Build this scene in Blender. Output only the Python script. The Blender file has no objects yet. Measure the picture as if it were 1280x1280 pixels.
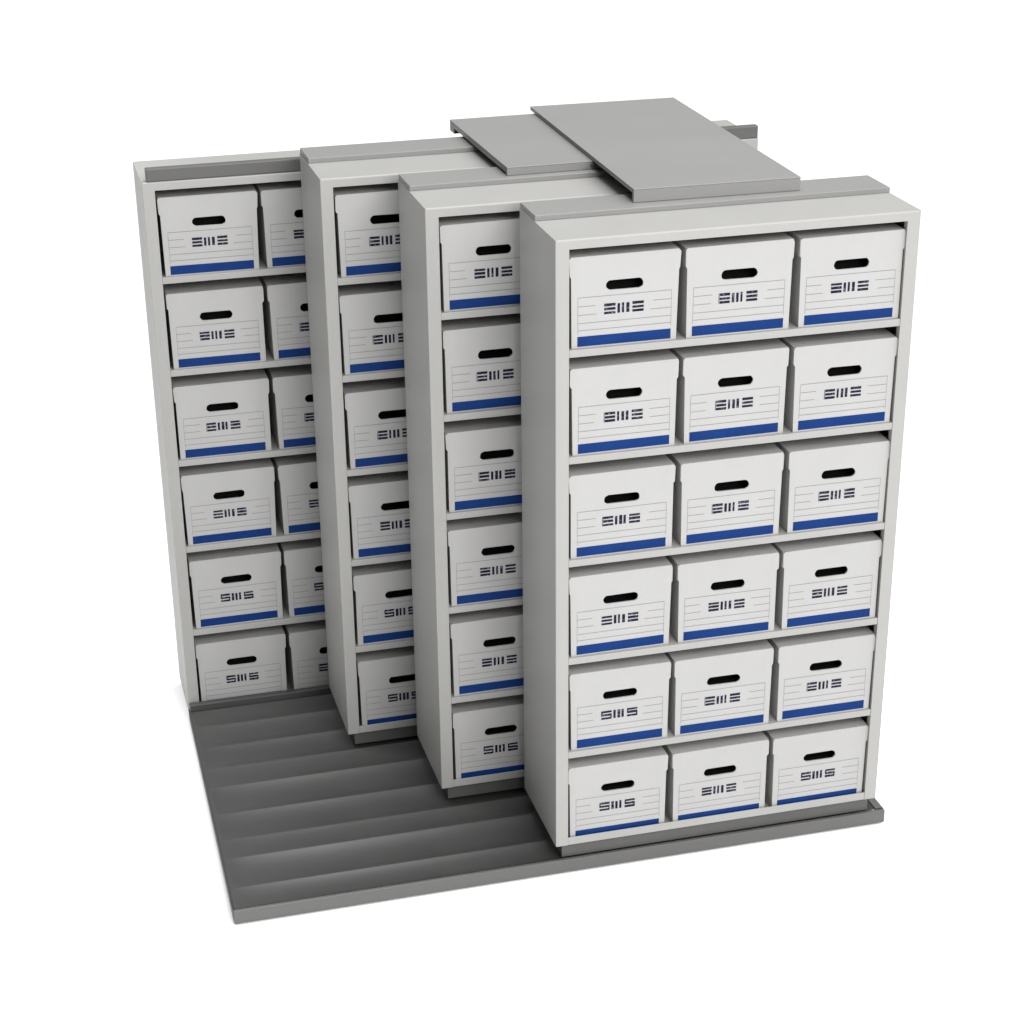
import bpy, bmesh, math, random
from mathutils import Vector, Matrix

random.seed(11)
scene = bpy.context.scene
COL = scene.collection

# ------------------------------------------------------------------ materials
def mat(name, color, rough=0.5, metallic=0.0, var=0.0, scale=6.0, bump=0.0, bump_scale=300.0,
        stretch=(1, 1, 1), coat=0.0, spec=0.5):
    m = bpy.data.materials.new(name)
    m.use_nodes = True
    nt = m.node_tree
    b = nt.nodes['Principled BSDF']
    b.inputs['Roughness'].default_value = rough
    b.inputs['Metallic'].default_value = metallic
    b.inputs['Coat Weight'].default_value = coat
    b.inputs['Specular IOR Level'].default_value = spec
    tc = nt.nodes.new('ShaderNodeTexCoord')
    mp = nt.nodes.new('ShaderNodeMapping')
    mp.inputs['Scale'].default_value = stretch
    nt.links.new(tc.outputs['Object'], mp.inputs['Vector'])
    if var > 0:
        n = nt.nodes.new('ShaderNodeTexNoise')
        n.inputs['Scale'].default_value = scale
        n.inputs['Detail'].default_value = 5
        n.inputs['Roughness'].default_value = 0.6
        nt.links.new(mp.outputs['Vector'], n.inputs['Vector'])
        r = nt.nodes.new('ShaderNodeValToRGB')
        r.color_ramp.elements[0].position = 0.3
        r.color_ramp.elements[1].position = 0.7
        lo = [c * (1 - var) for c in color]
        hi = [min(1, c * (1 + var)) for c in color]
        r.color_ramp.elements[0].color = (*lo, 1)
        r.color_ramp.elements[1].color = (*hi, 1)
        nt.links.new(n.outputs['Fac'], r.inputs['Fac'])
        nt.links.new(r.outputs['Color'], b.inputs['Base Color'])
        rr = nt.nodes.new('ShaderNodeMapRange')
        rr.inputs['To Min'].default_value = max(0.02, rough - 0.06)
        rr.inputs['To Max'].default_value = min(1, rough + 0.06)
        nt.links.new(n.outputs['Fac'], rr.inputs['Value'])
        nt.links.new(rr.outputs['Result'], b.inputs['Roughness'])
    else:
        b.inputs['Base Color'].default_value = (*color, 1)
    if bump > 0:
        n2 = nt.nodes.new('ShaderNodeTexNoise')
        n2.inputs['Scale'].default_value = bump_scale
        n2.inputs['Detail'].default_value = 3
        nt.links.new(mp.outputs['Vector'], n2.inputs['Vector'])
        bp = nt.nodes.new('ShaderNodeBump')
        bp.inputs['Strength'].default_value = bump
        bp.inputs['Distance'].default_value = 0.002
        nt.links.new(n2.outputs['Fac'], bp.inputs['Height'])
        nt.links.new(bp.outputs['Normal'], b.inputs['Normal'])
    return m

M_PAINT = mat('putty_white_paint', (0.305, 0.303, 0.293), 0.48, var=0.025, scale=3.0, bump=0.10, bump_scale=420)
M_GREY = mat('mid_grey_paint', (0.213, 0.212, 0.208), 0.45, var=0.03, scale=3.0, bump=0.08, bump_scale=420, stretch=(0.4, 1, 1))
M_RAIL = mat('dark_grey_rail_paint', (0.084,0.0835,0.082), 0.45, var=0.05, scale=5.0, bump=0.08, bump_scale=420, stretch=(0.25, 1, 2))
M_FASCIA = mat('platform_edge_paint', (0.098,0.0976,0.0935), 0.42, var=0.06, scale=5.0, bump=0.08, bump_scale=420, stretch=(0.2, 1, 2))
M_DECK = mat('charcoal_deck_paint', (0.049, 0.0486, 0.048), 0.40, var=0.06, scale=3.0, stretch=(0.25, 1.5, 1))
M_TOE = mat('carriage_dark_steel', (0.080, 0.0796, 0.077), 0.5, var=0.05, scale=5.0)
M_HOLE_SHADE = mat('hole_shade_black', (0.006, 0.006, 0.006), 0.9, spec=0.1)  # shade inside the carton, given as a near-black colour
M_CARD = mat('white_carton_board', (0.365, 0.3635, 0.360), 0.72, var=0.02, scale=9.0, bump=0.16, bump_scale=160, stretch=(1, 1, 0.5), spec=0.25)
M_BLUE = mat('blue_print', (0.003, 0.026, 0.130), 0.62, var=0.10, scale=14.0, spec=0.12)
M_INK = mat('navy_black_ink', (0.007, 0.0075, 0.024), 0.65, var=0.25, scale=300.0, spec=0.12)
def patchy(m, paper, lo, hi, scale):
    nt = m.node_tree
    b = nt.nodes['Principled BSDF']
    src = b.inputs['Base Color'].links[0].from_socket
    g = nt.nodes.new('ShaderNodeNewGeometry')
    n = nt.nodes.new('ShaderNodeTexNoise')
    n.inputs['Scale'].default_value = scale
    n.inputs['Detail'].default_value = 2
    nt.links.new(g.outputs['Position'], n.inputs['Vector'])
    r = nt.nodes.new('ShaderNodeMapRange')
    r.inputs['From Min'].default_value = lo
    r.inputs['From Max'].default_value = hi
    nt.links.new(n.outputs['Fac'], r.inputs['Value'])
    mx = nt.nodes.new('ShaderNodeMix')
    mx.data_type = 'RGBA'
    mx.inputs[7].default_value = (*paper, 1)
    nt.links.new(r.outputs['Result'], mx.inputs[0])
    nt.links.new(src, mx.inputs[6])
    nt.links.new(mx.outputs[2], b.inputs['Base Color'])
patchy(M_INK, (0.17, 0.17, 0.20), 0.56, 0.76, 150)
M_LINE = mat('pale_grey_print', (0.17, 0.17, 0.19), 0.7, var=0.12, scale=40.0, spec=0.25)
M_FLOOR = mat('white_studio_floor', (0.93, 0.93, 0.93), 0.8, spec=0.0)

# ------------------------------------------------------------------ mesh helpers
def box(bm, x0, x1, y0, y1, z0, z1, bev=0.0):
    vs = [bm.verts.new(p) for p in ((x0, y0, z0), (x1, y0, z0), (x1, y1, z0), (x0, y1, z0),
                                    (x0, y0, z1), (x1, y0, z1), (x1, y1, z1), (x0, y1, z1))]
    fs = [bm.faces.new([vs[i] for i in q]) for q in ((0, 3, 2, 1), (4, 5, 6, 7), (0, 1, 5, 4),
                                                     (1, 2, 6, 5), (2, 3, 7, 6), (3, 0, 4, 7))]
    if bev > 0:
        es = list({e for f in fs for e in f.edges})
        bmesh.ops.bevel(bm, geom=es, offset=bev, segments=2, profile=0.5, affect='EDGES')

def mesh_obj(name, bm, m, parent=None, smooth=False):
    bmesh.ops.recalc_face_normals(bm, faces=bm.faces[:])
    me = bpy.data.meshes.new(name)
    bm.to_mesh(me)
    bm.free()
    me.materials.append(m)
    if smooth:
        for p in me.polygons:
            p.use_smooth = True
    o = bpy.data.objects.new(name, me)
    COL.objects.link(o)
    if parent is not None:
        o.parent = parent
    return o

def boxes_obj(name, m, parent, *specs, bev=0.0012):
    bm = bmesh.new()
    for s in specs:
        box(bm, *s, bev=bev)
    return mesh_obj(name, bm, m, parent)

def thing(name, label, cat, loc=(0, 0, 0), rotz=0.0, group=None):
    o = bpy.data.objects.new(name, None)
    o.empty_display_size = 0.1
    COL.objects.link(o)
    o.location = loc
    o.rotation_euler = (0, 0, rotz)
    o['label'] = label
    o['category'] = cat
    if group:
        o['group'] = group
    return o

# ------------------------------------------------------------------ dimensions (metres)
W, H, DEP, PITCH = 1.067, 2.0165, 0.3668, 0.4357
Z0 = 0.1032                      # underside of a moving cabinet
ZD = 0.0503                      # top of the platform
XC, XB, XA, AEND = -0.2601, -0.4859, -0.9834, 1.0946
DROP = 0.0765                    # the back row stands that much lower
SHELF_TOPS = (1.704, 1.388, 1.0685, 0.7503, 0.4315)
SHELF_T = 0.0215
FL = 0.039                       # width of the front flange of a side panel
TOP_IN = 1.989                   # underside of the top panel's lip
FLOOR_IN = 0.111                 # surface of the lowest shelf

# ------------------------------------------------------------------ setting
bm = bmesh.new()
s = 70
vs = [bm.verts.new((x, y, 0)) for x, y in ((-s, -s), (s, -s), (s, s), (-s, s))]
bm.faces.new(vs)
floor = mesh_obj('floor', bm, M_FLOOR)
floor['kind'] = 'structure'

# ------------------------------------------------------------------ base platform
plat = thing('base_platform', 'low charcoal grey ridged track platform under the shelving cabinets', 'platform', (0, 0, 0))
PX0, PX1, PY0, PY1 = -0.985, 1.104, 0.0135, 1.303
EDGES = [0.0135, 0.127, 0.294, 0.405, 0.563, 0.735, 0.862, 1.010, 1.160, 1.276]
AMP = [0.013, 0.021, 0.010, 0.018, 0.022, 0.012, 0.018, 0.018, 0.012]
def deck_dz(y):                                           # long rounded corrugations, ridge lines at EDGES
    for i in range(len(EDGES) - 1):
        a, b = EDGES[i], EDGES[i + 1]
        if a <= y <= b:
            t = (y - a) / (b - a)
            return AMP[i] * 4 * t * (1 - t)
    return 0.0
bm = bmesh.new()
xs = [PX0, PX0 + 0.012, PX0 + 0.025, PX0 + 0.045, PX0 + 0.08, PX0 + 0.14, PX0 + 0.3, PX0 + 0.9, PX1 - 0.05, PX1 - 0.03, PX1]
fade = [0, 0, 0.2, 0.45, 0.6, 0.75, 0.9, 1.1, 1.1, 0, 0]
ny = 420
rows = []
for j in range(ny + 1):
    y = PY0 + (PY1 - PY0) * j / ny
    dz = deck_dz(y)
    rows.append([bm.verts.new((x - (0.018 * (1 - y / 1.3) if i < 5 else 0), y, ZD - dz * f)) for i, (x, f) in enumerate(zip(xs, fade))])
for j in range(ny):
    for i in range(len(xs) - 1):
        bm.faces.new((rows[j][i], rows[j][i + 1], rows[j + 1][i + 1], rows[j + 1][i]))
# skirts down to the floor on the two ends and the back
def skirt(line, z):
    low = [bm.verts.new((v.co.x, v.co.y, z)) for v in line]
    for a, b, c, d in zip(line, line[1:], low[1:], low):
        bm.faces.new((a, d, c, b))
skirt([r[0] for r in rows], 0.006)
skirt([r[-1] for r in rows], 0.006)
skirt(rows[-1], 0.006)
mesh_obj('deck', bm, M_DECK, plat, smooth=True)
boxes_obj('front_edge_strip', M_FASCIA, plat, (PX0 - 0.0165, PX1, 0.0, PY0 - 0.0006, 0.006, ZD), bev=0.0022)
boxes_obj('rear_ledge', M_DECK, plat, (PX0 + 0.004, PX1 - 0.004, 1.277, 1.3025, ZD + 0.0005, 0.0760), bev=0.002)
boxes_obj('end_cap', M_FASCIA, plat, (PX1 - 0.028, PX1 - 0.002, PY0 + 0.002, 0.085, ZD + 0.0005, ZD + 0.0035), bev=0.001)

# ------------------------------------------------------------------ shelving cabinets
def side_panel(parent, x, sgn, z0, ztop, y1, zlip):
    # folded sheet: thin side wall plus a front flange turned inwards
    bm = bmesh.new()
    t = 0.004
    x0, x1 = (x, x + t) if sgn > 0 else (x - t, x)
    box(bm, x0, x1, 0.0, y1, z0, ztop)
    f0, f1 = (x + t, x + FL) if sgn > 0 else (x - FL, x - t)
    box(bm, f0, f1, 0.0, 0.022, z0, zlip)
    bmesh.ops.remove_doubles(bm, verts=bm.verts[:], dist=1e-5)
    bmesh.ops.recalc_face_normals(bm, faces=bm.faces[:])
    es = [e for e in bm.edges if abs((e.verts[0].co - e.verts[1].co).z) > 0.5 and abs(e.verts[0].co.x - x) < 1e-4 and e.verts[0].co.y < 0.01]
    bmesh.ops.bevel(bm, geom=es, offset=0.0025, segments=3, profile=0.5, affect='EDGES')
    return mesh_obj('side_panel', bm, M_PAINT, parent)

def cabinet_bay(root, x0, x1, z0, dz, dep=DEP):
    g = 0.0004
    side_panel(root, x0, 1, z0, H - dz, dep, TOP_IN - dz)
    side_panel(root, x1, -1, z0, H - dz, dep, TOP_IN - dz)
    boxes_obj('back_panel', M_PAINT, root, (x0 + 0.0045, x1 - 0.0045, dep - 0.006, dep - 0.002, z0 + 0.004, H - dz - 0.032), bev=0)
    # top: one bent sheet, its front edge turned down into a lip
    bm = bmesh.new()
    zt_, zl, rad = H - dz, TOP_IN - dz, 0.005
    prof = [(0.0225, zl), (0.0, zl)]
    prof += [(rad - rad * math.cos(t), zt_ - rad + rad * math.sin(t)) for t in [i * math.pi / 10 for i in range(6)]]
    prof += [(dep, zt_), (dep, zt_ - 0.02), (0.0225, zt_ - 0.02)]
    xa, xb = x0 + 0.004, x1 - 0.004
    va = [bm.verts.new((xa, y, z)) for y, z in prof]
    vb = [bm.verts.new((xb, y, z)) for y, z in prof]
    for i in range(len(prof)):
        k = (i + 1) % len(prof)
        bm.faces.new((va[i], va[k], vb[k], vb[i]))
    bm.faces.new(va)
    bm.faces.new(vb[::-1])
    mesh_obj('top_panel', bm, M_PAINT, root)
    for zt in SHELF_TOPS:
        bm = bmesh.new()
        box(bm, x0 + FL + g, x1 - FL - g, 0.0006, 0.022, zt - dz - SHELF_T, zt - dz, bev=0.0015)
        box(bm, x0 + 0.0045, x1 - 0.0045, 0.0225, dep - 0.0065, zt - dz - SHELF_T + 0.002, zt - dz)
        mesh_obj('shelf', bm, M_PAINT, root)
    bm = bmesh.new()
    box(bm, x0 + FL + g, x1 - FL - g, 0.0006, 0.004, z0, 0.1290 - dz, bev=0.0008)
    box(bm, x0 + 0.0045, x1 - 0.0045, 0.0225, dep - 0.0065, FLOOR_IN - dz - 0.006, FLOOR_IN - dz)
    box(bm, x0 + FL + g, x1 - FL - g, 0.0041, 0.0224, FLOOR_IN - dz - 0.006, FLOOR_IN - dz)
    mesh_obj('bottom_shelf', bm, M_PAINT, root)

STRIP_W, STRIP_H = 0.1563, 0.0155
def moving_cabinet(x, y, label):
    r = thing('shelving_cabinet', label, 'shelving', (x, y, 0), 0, 'white shelving cabinets staggered on the platform')
    cabinet_bay(r, 0, W, Z0, 0)
    boxes_obj('carriage', M_TOE, r, (0.024, W - 0.018, 0.018, DEP - 0.01, ZD + 0.001, Z0 - 0.0005), bev=0.001)
    boxes_obj('overhead_rail', M_GREY, r, (0.002, W + 0.001, DEP - STRIP_W, DEP, H, H + STRIP_H), bev=0.0015)
    return r

cab_d = moving_cabinet(0.0, 0.0, 'frontmost white shelving cabinet, its whole front of eighteen file boxes in view')
cab_c = moving_cabinet(XC, PITCH, 'white shelving cabinet directly behind the frontmost one, showing one column of boxes')
cab_b = moving_cabinet(XB, 2 * PITCH, 'white shelving cabinet standing directly in front of the wide back shelving, half hidden')

back = thing('back_shelving', 'wide white shelving at the very back, far left, with dark rail along its top', 'shelving', (0, 3 * PITCH, 0))
XM = XA + W
ADEP = 0.305
cabinet_bay(back, XA, XM - 0.0006, Z0 - DROP, DROP, ADEP)
cabinet_bay(back, XM + 0.0006, AEND, Z0 - DROP, DROP, ADEP)
HA = H - DROP
boxes_obj('top_rail', M_RAIL, back, (XA + 0.0150, AEND - 0.001, 0.001, 0.030, HA + 0.0005, HA + 0.0425), bev=0.004)
boxes_obj('base_plinth', M_TOE, back, (XA + 0.012, AEND - 0.012, 0.02, ADEP - 0.012, 0.001, Z0 - DROP - 0.0005), bev=0)

# ------------------------------------------------------------------ sliding grey top plates
def top_plate(label, x0, x1, y0, y1, zt, zfront, zrear, lip, skew=0.0, bolt=False):
    cx, cy = (x0 + x1) / 2, (y0 + y1) / 2
    r = thing('cover_plate', label, 'cover plate', (cx, cy, zt - 0.01), skew, 'grey plates bridging the cabinet tops')
    hx, hy = (x1 - x0) / 2, (y1 - y0) / 2
    t = 0.004
    bm = bmesh.new()
    box(bm, -hx, hx, -hy, hy, 0.01 - t, 0.01, bev=0.0012)
    mesh_obj('plate_top', bm, M_GREY, r)
    zb = zfront - (zt - 0.01)
    boxes_obj('front_flange', M_GREY, r, (-hx + 0.0006, hx - 0.0006, -hy + 0.0006, -hy + 0.016, zb, 0.01 - t - 0.0003), bev=0.001)
    zr = zrear - (zt - 0.01)
    boxes_obj('rear_flange', M_GREY, r, (-hx + 0.0006, hx - 0.0006, hy - 0.055, hy - 0.0006, zr, 0.01 - t - 0.0003), bev=0.001)
    for sx in (-1, 1):
        a, b = sorted((sx * (hx - 0.0006), sx * (hx - 0.005)))
        boxes_obj('side_lip', M_GREY, r, (a, b, -hy + 0.017, hy - 0.056, 0.01 - lip, 0.01 - t - 0.0003), bev=0)
    if bolt:
        bm = bmesh.new()
        bmesh.ops.create_cone(bm, cap_ends=True, segments=20, radius1=0.008, radius2=0.0065, depth=0.005,
                              matrix=Matrix.Translation((bolt, -hy - 0.002, -0.004)) @ Matrix.Rotation(math.radians(90), 4, 'X'))
        mesh_obj('bolt', bm, M_TOE, r)
    return r

ZS = H + STRIP_H
top_plate('smaller grey cover plate over the middle cabinets, partly under the larger plate',
          0.042, 0.56, 0.682, 1.385, 2.0575, ZS + 0.0006, 2.022, 0.018, 0.012, bolt=0.01)
top_plate('larger grey cover plate lying on top, reaching forward to the frontmost cabinet',
          0.316, 0.818, 0.258, 1.43, 2.0715, ZS + 0.0006, 2.0590, 0.0125, -0.018)

# ------------------------------------------------------------------ file boxes
BW, BH, BD = 0.320, 0.258, 0.288
STEP_Z = 0.205                    # the lid's side skirts end here
def front_outline(inset, taper):
    return [(taper, 0.0), (BW - taper, 0.0), (BW - inset, STEP_Z - 0.004), (BW - 0.001, STEP_Z + 0.002), (BW, BH - 0.006), (BW - 0.006, BH),
            (0.006, BH), (0.0, BH - 0.006), (0.001, STEP_Z + 0.002), (inset, STEP_Z - 0.004)]

HX0, HX1, HZ0, HZ1 = 0.1055, 0.2130, 0.1590, 0.1865
def stadium(n=9, grow=0.0, wob=None):
    r = (HZ1 - HZ0) / 2 + grow
    cz = (HZ0 + HZ1) / 2
    pts = []
    rr = r * 0.95
    for i in range(n):
        a = -math.pi / 2 + math.pi * i / (n - 1)
        pts.append((HX1 - rr + grow + rr * math.cos(a), cz + r * math.sin(a)))
    for i in range(n):
        a = math.pi / 2 + math.pi * i / (n - 1)
        pts.append((HX0 + rr - grow + rr * math.cos(a), cz + r * math.sin(a)))
    if wob:
        pts = [(x + wob.uniform(-1, 1) * 0.0006, z + wob.uniform(-1, 1) * 0.0007) for x, z in pts]
    return pts

def make_body(rng, bulge):
    bm = bmesh.new()
    inset, taper = 0.0055 + rng.uniform(-0.001, 0.001), 0.0075 + rng.uniform(-0.0015, 0.0015)
    outer = [(x + rng.uniform(-1, 1) * 0.0011, z + (rng.uniform(-1, 1) * 0.0016 if z > 0 else 0)) for x, z in front_outline(inset, taper)]
    hole = stadium(wob=rng)
    def loop(pts, y):
        vs = [bm.verts.new((x, y, z)) for x, z in pts]
        return vs, [bm.edges.new((vs[i], vs[(i + 1) % len(vs)])) for i in range(len(vs))]
    ov, oe = loop(outer, 0.0)
    hv, he = loop(hole, 0.0)
    bmesh.ops.triangle_fill(bm, use_beauty=True, use_dissolve=False, edges=oe + he, normal=(0, -1, 0))
    # board edge round the hand hole
    hb = [bm.verts.new((x, 0.005, z)) for x, z in hole]
    for i in range(len(hv)):
        k = (i + 1) % len(hv)
        bm.faces.new((hv[i], hv[k], hb[k], hb[i]))
    # thickness of the front panel outline
    ob = [bm.verts.new((x, 0.004, z)) for x, z in outer]
    for i in range(len(ov)):
        k = (i + 1) % len(ov)
        bm.faces.new((ov[i], ov[k], ob[k], ob[i]))
    # side walls, back and bottom
    a, b = taper + 0.0005, BW - taper - 0.0005
    a2, b2 = inset + 0.0005, BW - inset - 0.0005
    zt = BH - 0.006
    p = [bm.verts.new(c) for c in ((a, 0.004, 0.0), (b, 0.004, 0.0), (b, BD, 0.0), (a, BD, 0.0),
                                   (a2, 0.004, zt), (b2, 0.004, zt), (b2, BD, zt), (a2, BD, zt))]
    for q in ((0, 3, 2, 1), (1, 2, 6, 5), (2, 3, 7, 6), (3, 0, 4, 7)):
        bm.faces.new([p[i] for i in q])
    return bm

def make_lid(rng):
    bm = bmesh.new()
    t = 0.003
    # top sheet, sagging very slightly, with soft front edge
    nx, nyy = 8, 6
    grid = []
    sag = rng.uniform(0.001, 0.003)
    for j in range(nyy + 1):
        y = 0.0045 + (BD + 0.004 - 0.0045) * j / nyy
        row = []
        for i in range(nx + 1):
            x = 0.001 + (BW - 0.002) * i / nx
            z = BH - 0.001 - sag * math.sin(math.pi * i / nx) * math.sin(math.pi * j / nyy)
            row.append(bm.verts.new((x, y, z)))
        grid.append(row)
    for j in range(nyy):
        for i in range(nx):
            bm.faces.new((grid[j][i], grid[j][i + 1], grid[j + 1][i + 1], grid[j + 1][i]))
    box(bm, 0.0008, 0.0008 + t, 0.0045, BD + 0.003, STEP_Z + 0.001, BH - 0.0025)
    box(bm, BW - 0.0008 - t, BW - 0.0008, 0.0045, BD + 0.003, STEP_Z + 0.001, BH - 0.0025)
    return bm

def rect(bm, x0, x1, z0, z1, y=-0.0004, sh=0.0):
    vs = [bm.verts.new(p) for p in ((x0, y, z0), (x1, y, z0), (x1 + sh, y, z1), (x0 + sh, y, z1))]
    bm.faces.new(vs)

FX0, FX1 = 0.0245, 0.2955
def make_lines(rng):
    bm = bmesh.new()
    w = 0.00075
    zs = [0.144, 0.1190, 0.0945, 0.0712, 0.0506]
    rect(bm, FX0, FX0 + w * 1.4, 0.040, 0.144)
    rect(bm, FX1 - w * 1.4, FX1, 0.042, 0.144)
    for i, z in enumerate(zs):
        if i in (1, 2):
            rect(bm, FX0 + w * 1.4, 0.076 + rng.uniform(-0.006, 0.006), z - w, z + w)
            rect(bm, 0.238 + rng.uniform(-0.006, 0.006), FX1 - w * 1.4, z - w, z + w)
        else:
            rect(bm, FX0 + w * 1.4, FX1 - w * 1.4, z - w, z + w)
    return bm

LX0, LX1, LZ0, LZ1 = 0.1000, 0.2150, 0.0915, 0.1210
def make_emblem(rng, style):
    bm = bmesh.new()
    lh = LZ1 - LZ0
    y = -0.0004
    def glyph(x0, x1, kind):
        b = lh * 0.255
        for c, z in enumerate((LZ0, LZ0 + (lh - b) / 2, LZ1 - b)):
            j = rng.uniform(-0.0006, 0.0006)
            k = rng.uniform(0.85, 1.12)
            xa = x0 + (0.0022 if kind == 'E' else 0) + abs(j)
            rect(bm, xa, x1 - abs(j) * 0.5, z, z + b * k, y)
        if kind == 'E':
            rect(bm, x0, x0 + 0.0016, LZ0, LZ1, y - 0.00005)
        if kind == 'S':
            rect(bm, x0, x0 + 0.0042, LZ0 + lh * 0.5, LZ1 - b * 0.9, y - 0.00005)
            rect(bm, x1 - 0.0042, x1, LZ0 + b * 0.9, LZ0 + lh * 0.5, y - 0.00005)
    gw = 0.0335
    glyph(LX0, LX0 + gw, 'E' if style == 1 else ('S' if style == 2 else 'P'))
    for c in range(3):
        x = LX0 + gw + 0.0052 + c * 0.0128
        wd = 0.0082 * rng.uniform(0.72, 1.15)
        rect(bm, x, x + wd, LZ0 + lh * 0.03, LZ1 - lh * rng.uniform(0.0, 0.06), y)
    glyph(LX1 - gw, LX1, 'S' if style == 2 else 'P')
    return bm

VARIANTS = []
for k in range(9):
    rng = random.Random(40 + k)
    st = (0, 1, 2)[k % 3]
    def tmp(name, bm, m):
        bmesh.ops.recalc_face_normals(bm, faces=bm.faces[:])
        me = bpy.data.meshes.new(name)
        bm.to_mesh(me)
        bm.free()
        me.materials.append(m)
        return me
    d = {}
    d['box_body'] = tmp('box_body', make_body(rng, 0), M_CARD)
    d['lid'] = tmp('lid', make_lid(rng), M_CARD)
    bm = bmesh.new()                                        # black pocket behind the hand hole, shade of the interior put into its colour
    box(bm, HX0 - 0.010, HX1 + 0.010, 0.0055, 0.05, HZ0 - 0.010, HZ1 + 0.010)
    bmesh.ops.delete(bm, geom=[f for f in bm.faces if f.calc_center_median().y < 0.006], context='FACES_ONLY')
    d['hand_hole'] = tmp('hand_hole', bm, M_HOLE_SHADE)
    bm = bmesh.new()
    j = [rng.uniform(-0.0007, 0.0007) for _ in range(4)]
    vs = [bm.verts.new(p) for p in ((FX0 - 0.001 + j[0], -0.0004, 0.0048), (FX1 + j[1], -0.0004, 0.0048 + j[3]),
                                    (FX1 + j[1], -0.0004, 0.0336 + j[2]), (FX0 - 0.001 + j[0], -0.0004, 0.0336))]
    bm.faces.new(vs)
    d['printed_stripe'] = tmp('printed_stripe', bm, M_BLUE)
    d['printed_lines'] = tmp('printed_lines', make_lines(rng), M_LINE)
    d['printed_emblem'] = tmp('printed_emblem', make_emblem(rng, st), M_INK)
    VARIANTS.append(d)

def file_box(x, y, z, label, group, variant, rz):
    r = thing('file_box', label, 'file box', (x, y, z), rz, group)
    for part, me in VARIANTS[variant].items():
        o = bpy.data.objects.new(part, me)
        COL.objects.link(o)
        o.parent = r
    return r

ROWS = ['top shelf', 'second shelf', 'third shelf', 'fourth shelf', 'fifth shelf', 'bottom shelf']
PER = [0, 1, 1, 0, 2, 2]
def fill(cab_x, cab_y, dz, cols, names, where, group, inner=0.0):
    for r in range(6):
        zb = (SHELF_TOPS[r] if r < 5 else FLOOR_IN) - dz + 0.0004
        for c in range(cols):
            rng = random.Random(int((cab_x + 5) * 1000) * 100 + r * 10 + c)
            x = cab_x + 0.0435 + c * 0.3328 + rng.uniform(-0.0018, 0.0018)
            y = cab_y + 0.0075 + rng.uniform(0, 0.003)
            rz = math.radians(rng.uniform(-0.5, 0.5))
            label = ('white file box, %s%s down, %s' if 0 < r < 5 else 'white file box, %s%s, %s') % (names[c], ROWS[r], where)
            st = PER[r] if rng.random() < 0.75 else rng.choice((0, 1))
            file_box(x, y, zb, label, group, st + 3 * rng.randrange(3), rz)

fill(0.0, 0.0, 0, 3, ['left end of ', 'middle of ', 'right end of '], 'frontmost cabinet', 'file boxes in the frontmost cabinet')
fill(XC, PITCH, 0, 1, [''], 'cabinet just behind the frontmost one', 'file boxes in the cabinet behind the frontmost')
fill(XB, 2 * PITCH, 0, 1, [''], 'cabinet just in front of back shelving', 'file boxes in the cabinet before the back shelving')
fill(XA, 3 * PITCH, DROP, 2, ['leftmost on ', 'half hidden, second on '], 'back shelving', 'file boxes in the back shelving')

# ------------------------------------------------------------------ light
w = bpy.data.worlds.new('World')
scene.world = w
w.use_nodes = True
nt = w.node_tree
bg = nt.nodes['Background']
tc = nt.nodes.new('ShaderNodeTexCoord')
def lobe(direction, lo, hi, strength):
    dot = nt.nodes.new('ShaderNodeVectorMath')
    dot.operation = 'DOT_PRODUCT'
    dot.inputs[1].default_value = Vector(direction).normalized()
    nt.links.new(tc.outputs['Generated'], dot.inputs[0])
    mr = nt.nodes.new('ShaderNodeMapRange')
    mr.interpolation_type = 'SMOOTHSTEP'
    mr.inputs['From Min'].default_value = lo
    mr.inputs['From Max'].default_value = hi
    mr.inputs['To Min'].default_value = 0.0
    mr.inputs['To Max'].default_value = strength
    nt.links.new(dot.outputs['Value'], mr.inputs['Value'])
    return mr.outputs['Result']
add = nt.nodes.new('ShaderNodeMath')
add.operation = 'ADD'
nt.links.new(lobe((0.62, -0.40, 0.68), 0.18, 0.95, 2.35), add.inputs[0])
nt.links.new(lobe((0.05, 0.72, 0.68), 0.25, 0.95, 0.42), add.inputs[1])
nt.links.new(add.outputs['Value'], bg.inputs['Strength'])
bg.inputs['Color'].default_value = (1, 1, 1, 1)

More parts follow.
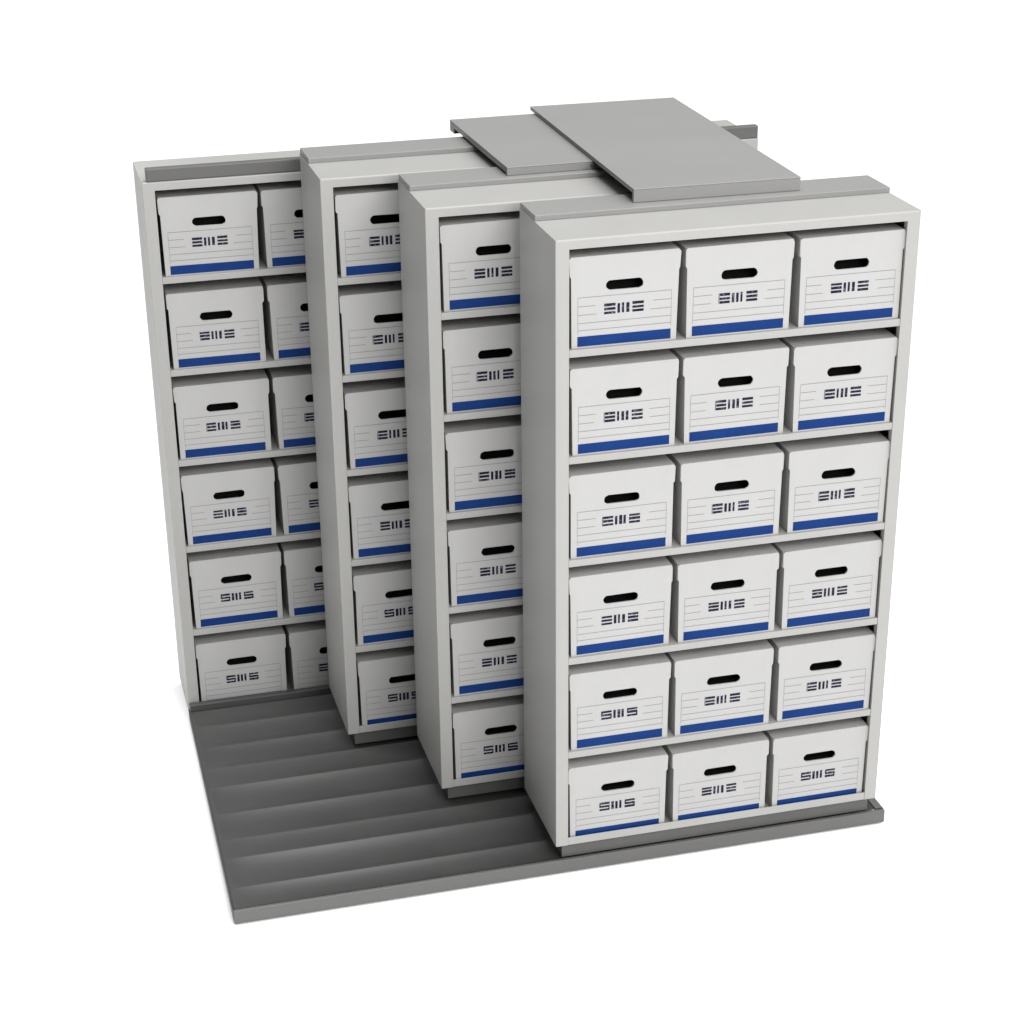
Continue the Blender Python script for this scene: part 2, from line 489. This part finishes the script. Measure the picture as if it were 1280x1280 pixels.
def softbox(name, loc, target, size, power, color=(1, 1, 1)):
    l = bpy.data.lights.new(name, 'AREA')
    l.shape = 'RECTANGLE'
    l.size, l.size_y = size
    l.energy = power
    l.color = color
    o = bpy.data.objects.new(name, l)
    COL.objects.link(o)
    o.location = loc
    o.rotation_euler = (Vector(target) - Vector(loc)).to_track_quat('-Z', 'Y').to_euler()
    return o
softbox('front_softbox', (0.9, -4.7, 4.3), (0.1, 0.0, 0.9), (2.4, 2.4), 225, (1, 0.99, 0.97))
softbox('added_top_fill', (0.2, 0.9, 6.2), (0.2, 0.9, 0.0), (1.6, 1.6), 95)  # added fill from above, brightens cabinet tops and plates
sp_l = bpy.data.lights.new('added_floor_fill', 'SPOT')  # added fill lamp that whitens the floor left of the platform
sp_l.energy = 700
sp_l.spot_size = math.radians(46)
sp_l.spot_blend = 1.0
sp_l.shadow_soft_size = 0.35
sp_o = bpy.data.objects.new('added_floor_fill', sp_l)
COL.objects.link(sp_o)
sp_o.location = (-2.4, 1.5, 5.2)
sp_o.rotation_euler = (Vector((-1.85, 1.05, 0)) - Vector(sp_o.location)).to_track_quat('-Z', 'Y').to_euler()

# ------------------------------------------------------------------ camera
cam = bpy.data.cameras.new('camera')
co = bpy.data.objects.new('camera', cam)
COL.objects.link(co)
yaw, pitch, roll = 0.2510, -0.4389, -0.0137
cy, sy, cp, sp = math.cos(yaw), math.sin(yaw), math.cos(pitch), math.sin(pitch)
fwd = Vector((sy * cp, cy * cp, sp))
r0 = Vector((cy, -sy, 0))
u0 = r0.cross(fwd)
cr, sr = math.cos(roll), math.sin(roll)
r1 = cr * r0 + sr * u0
u1 = cr * u0 - sr * r0
m = Matrix((r1, u1, -fwd)).transposed().to_4x4()
m.translation = Vector((-1.4516, -5.031, 3.4575))
co.matrix_world = m
cam.sensor_width = 36
cam.lens = 2494.92 / 1280 * 36
cam.shift_x = (640 - 627.05) / 1280
cam.shift_y = (730.94 - 640) / 1280
cam.clip_start = 0.05
cam.clip_end = 300
scene.camera = co

scene.view_settings.view_transform = 'Standard'
scene.view_settings.look = 'None'
scene.view_settings.gamma = 1
scene.view_settings.exposure = 0.0
scene.view_settings.use_curve_mapping = False
scene.render.engine = 'CYCLES'
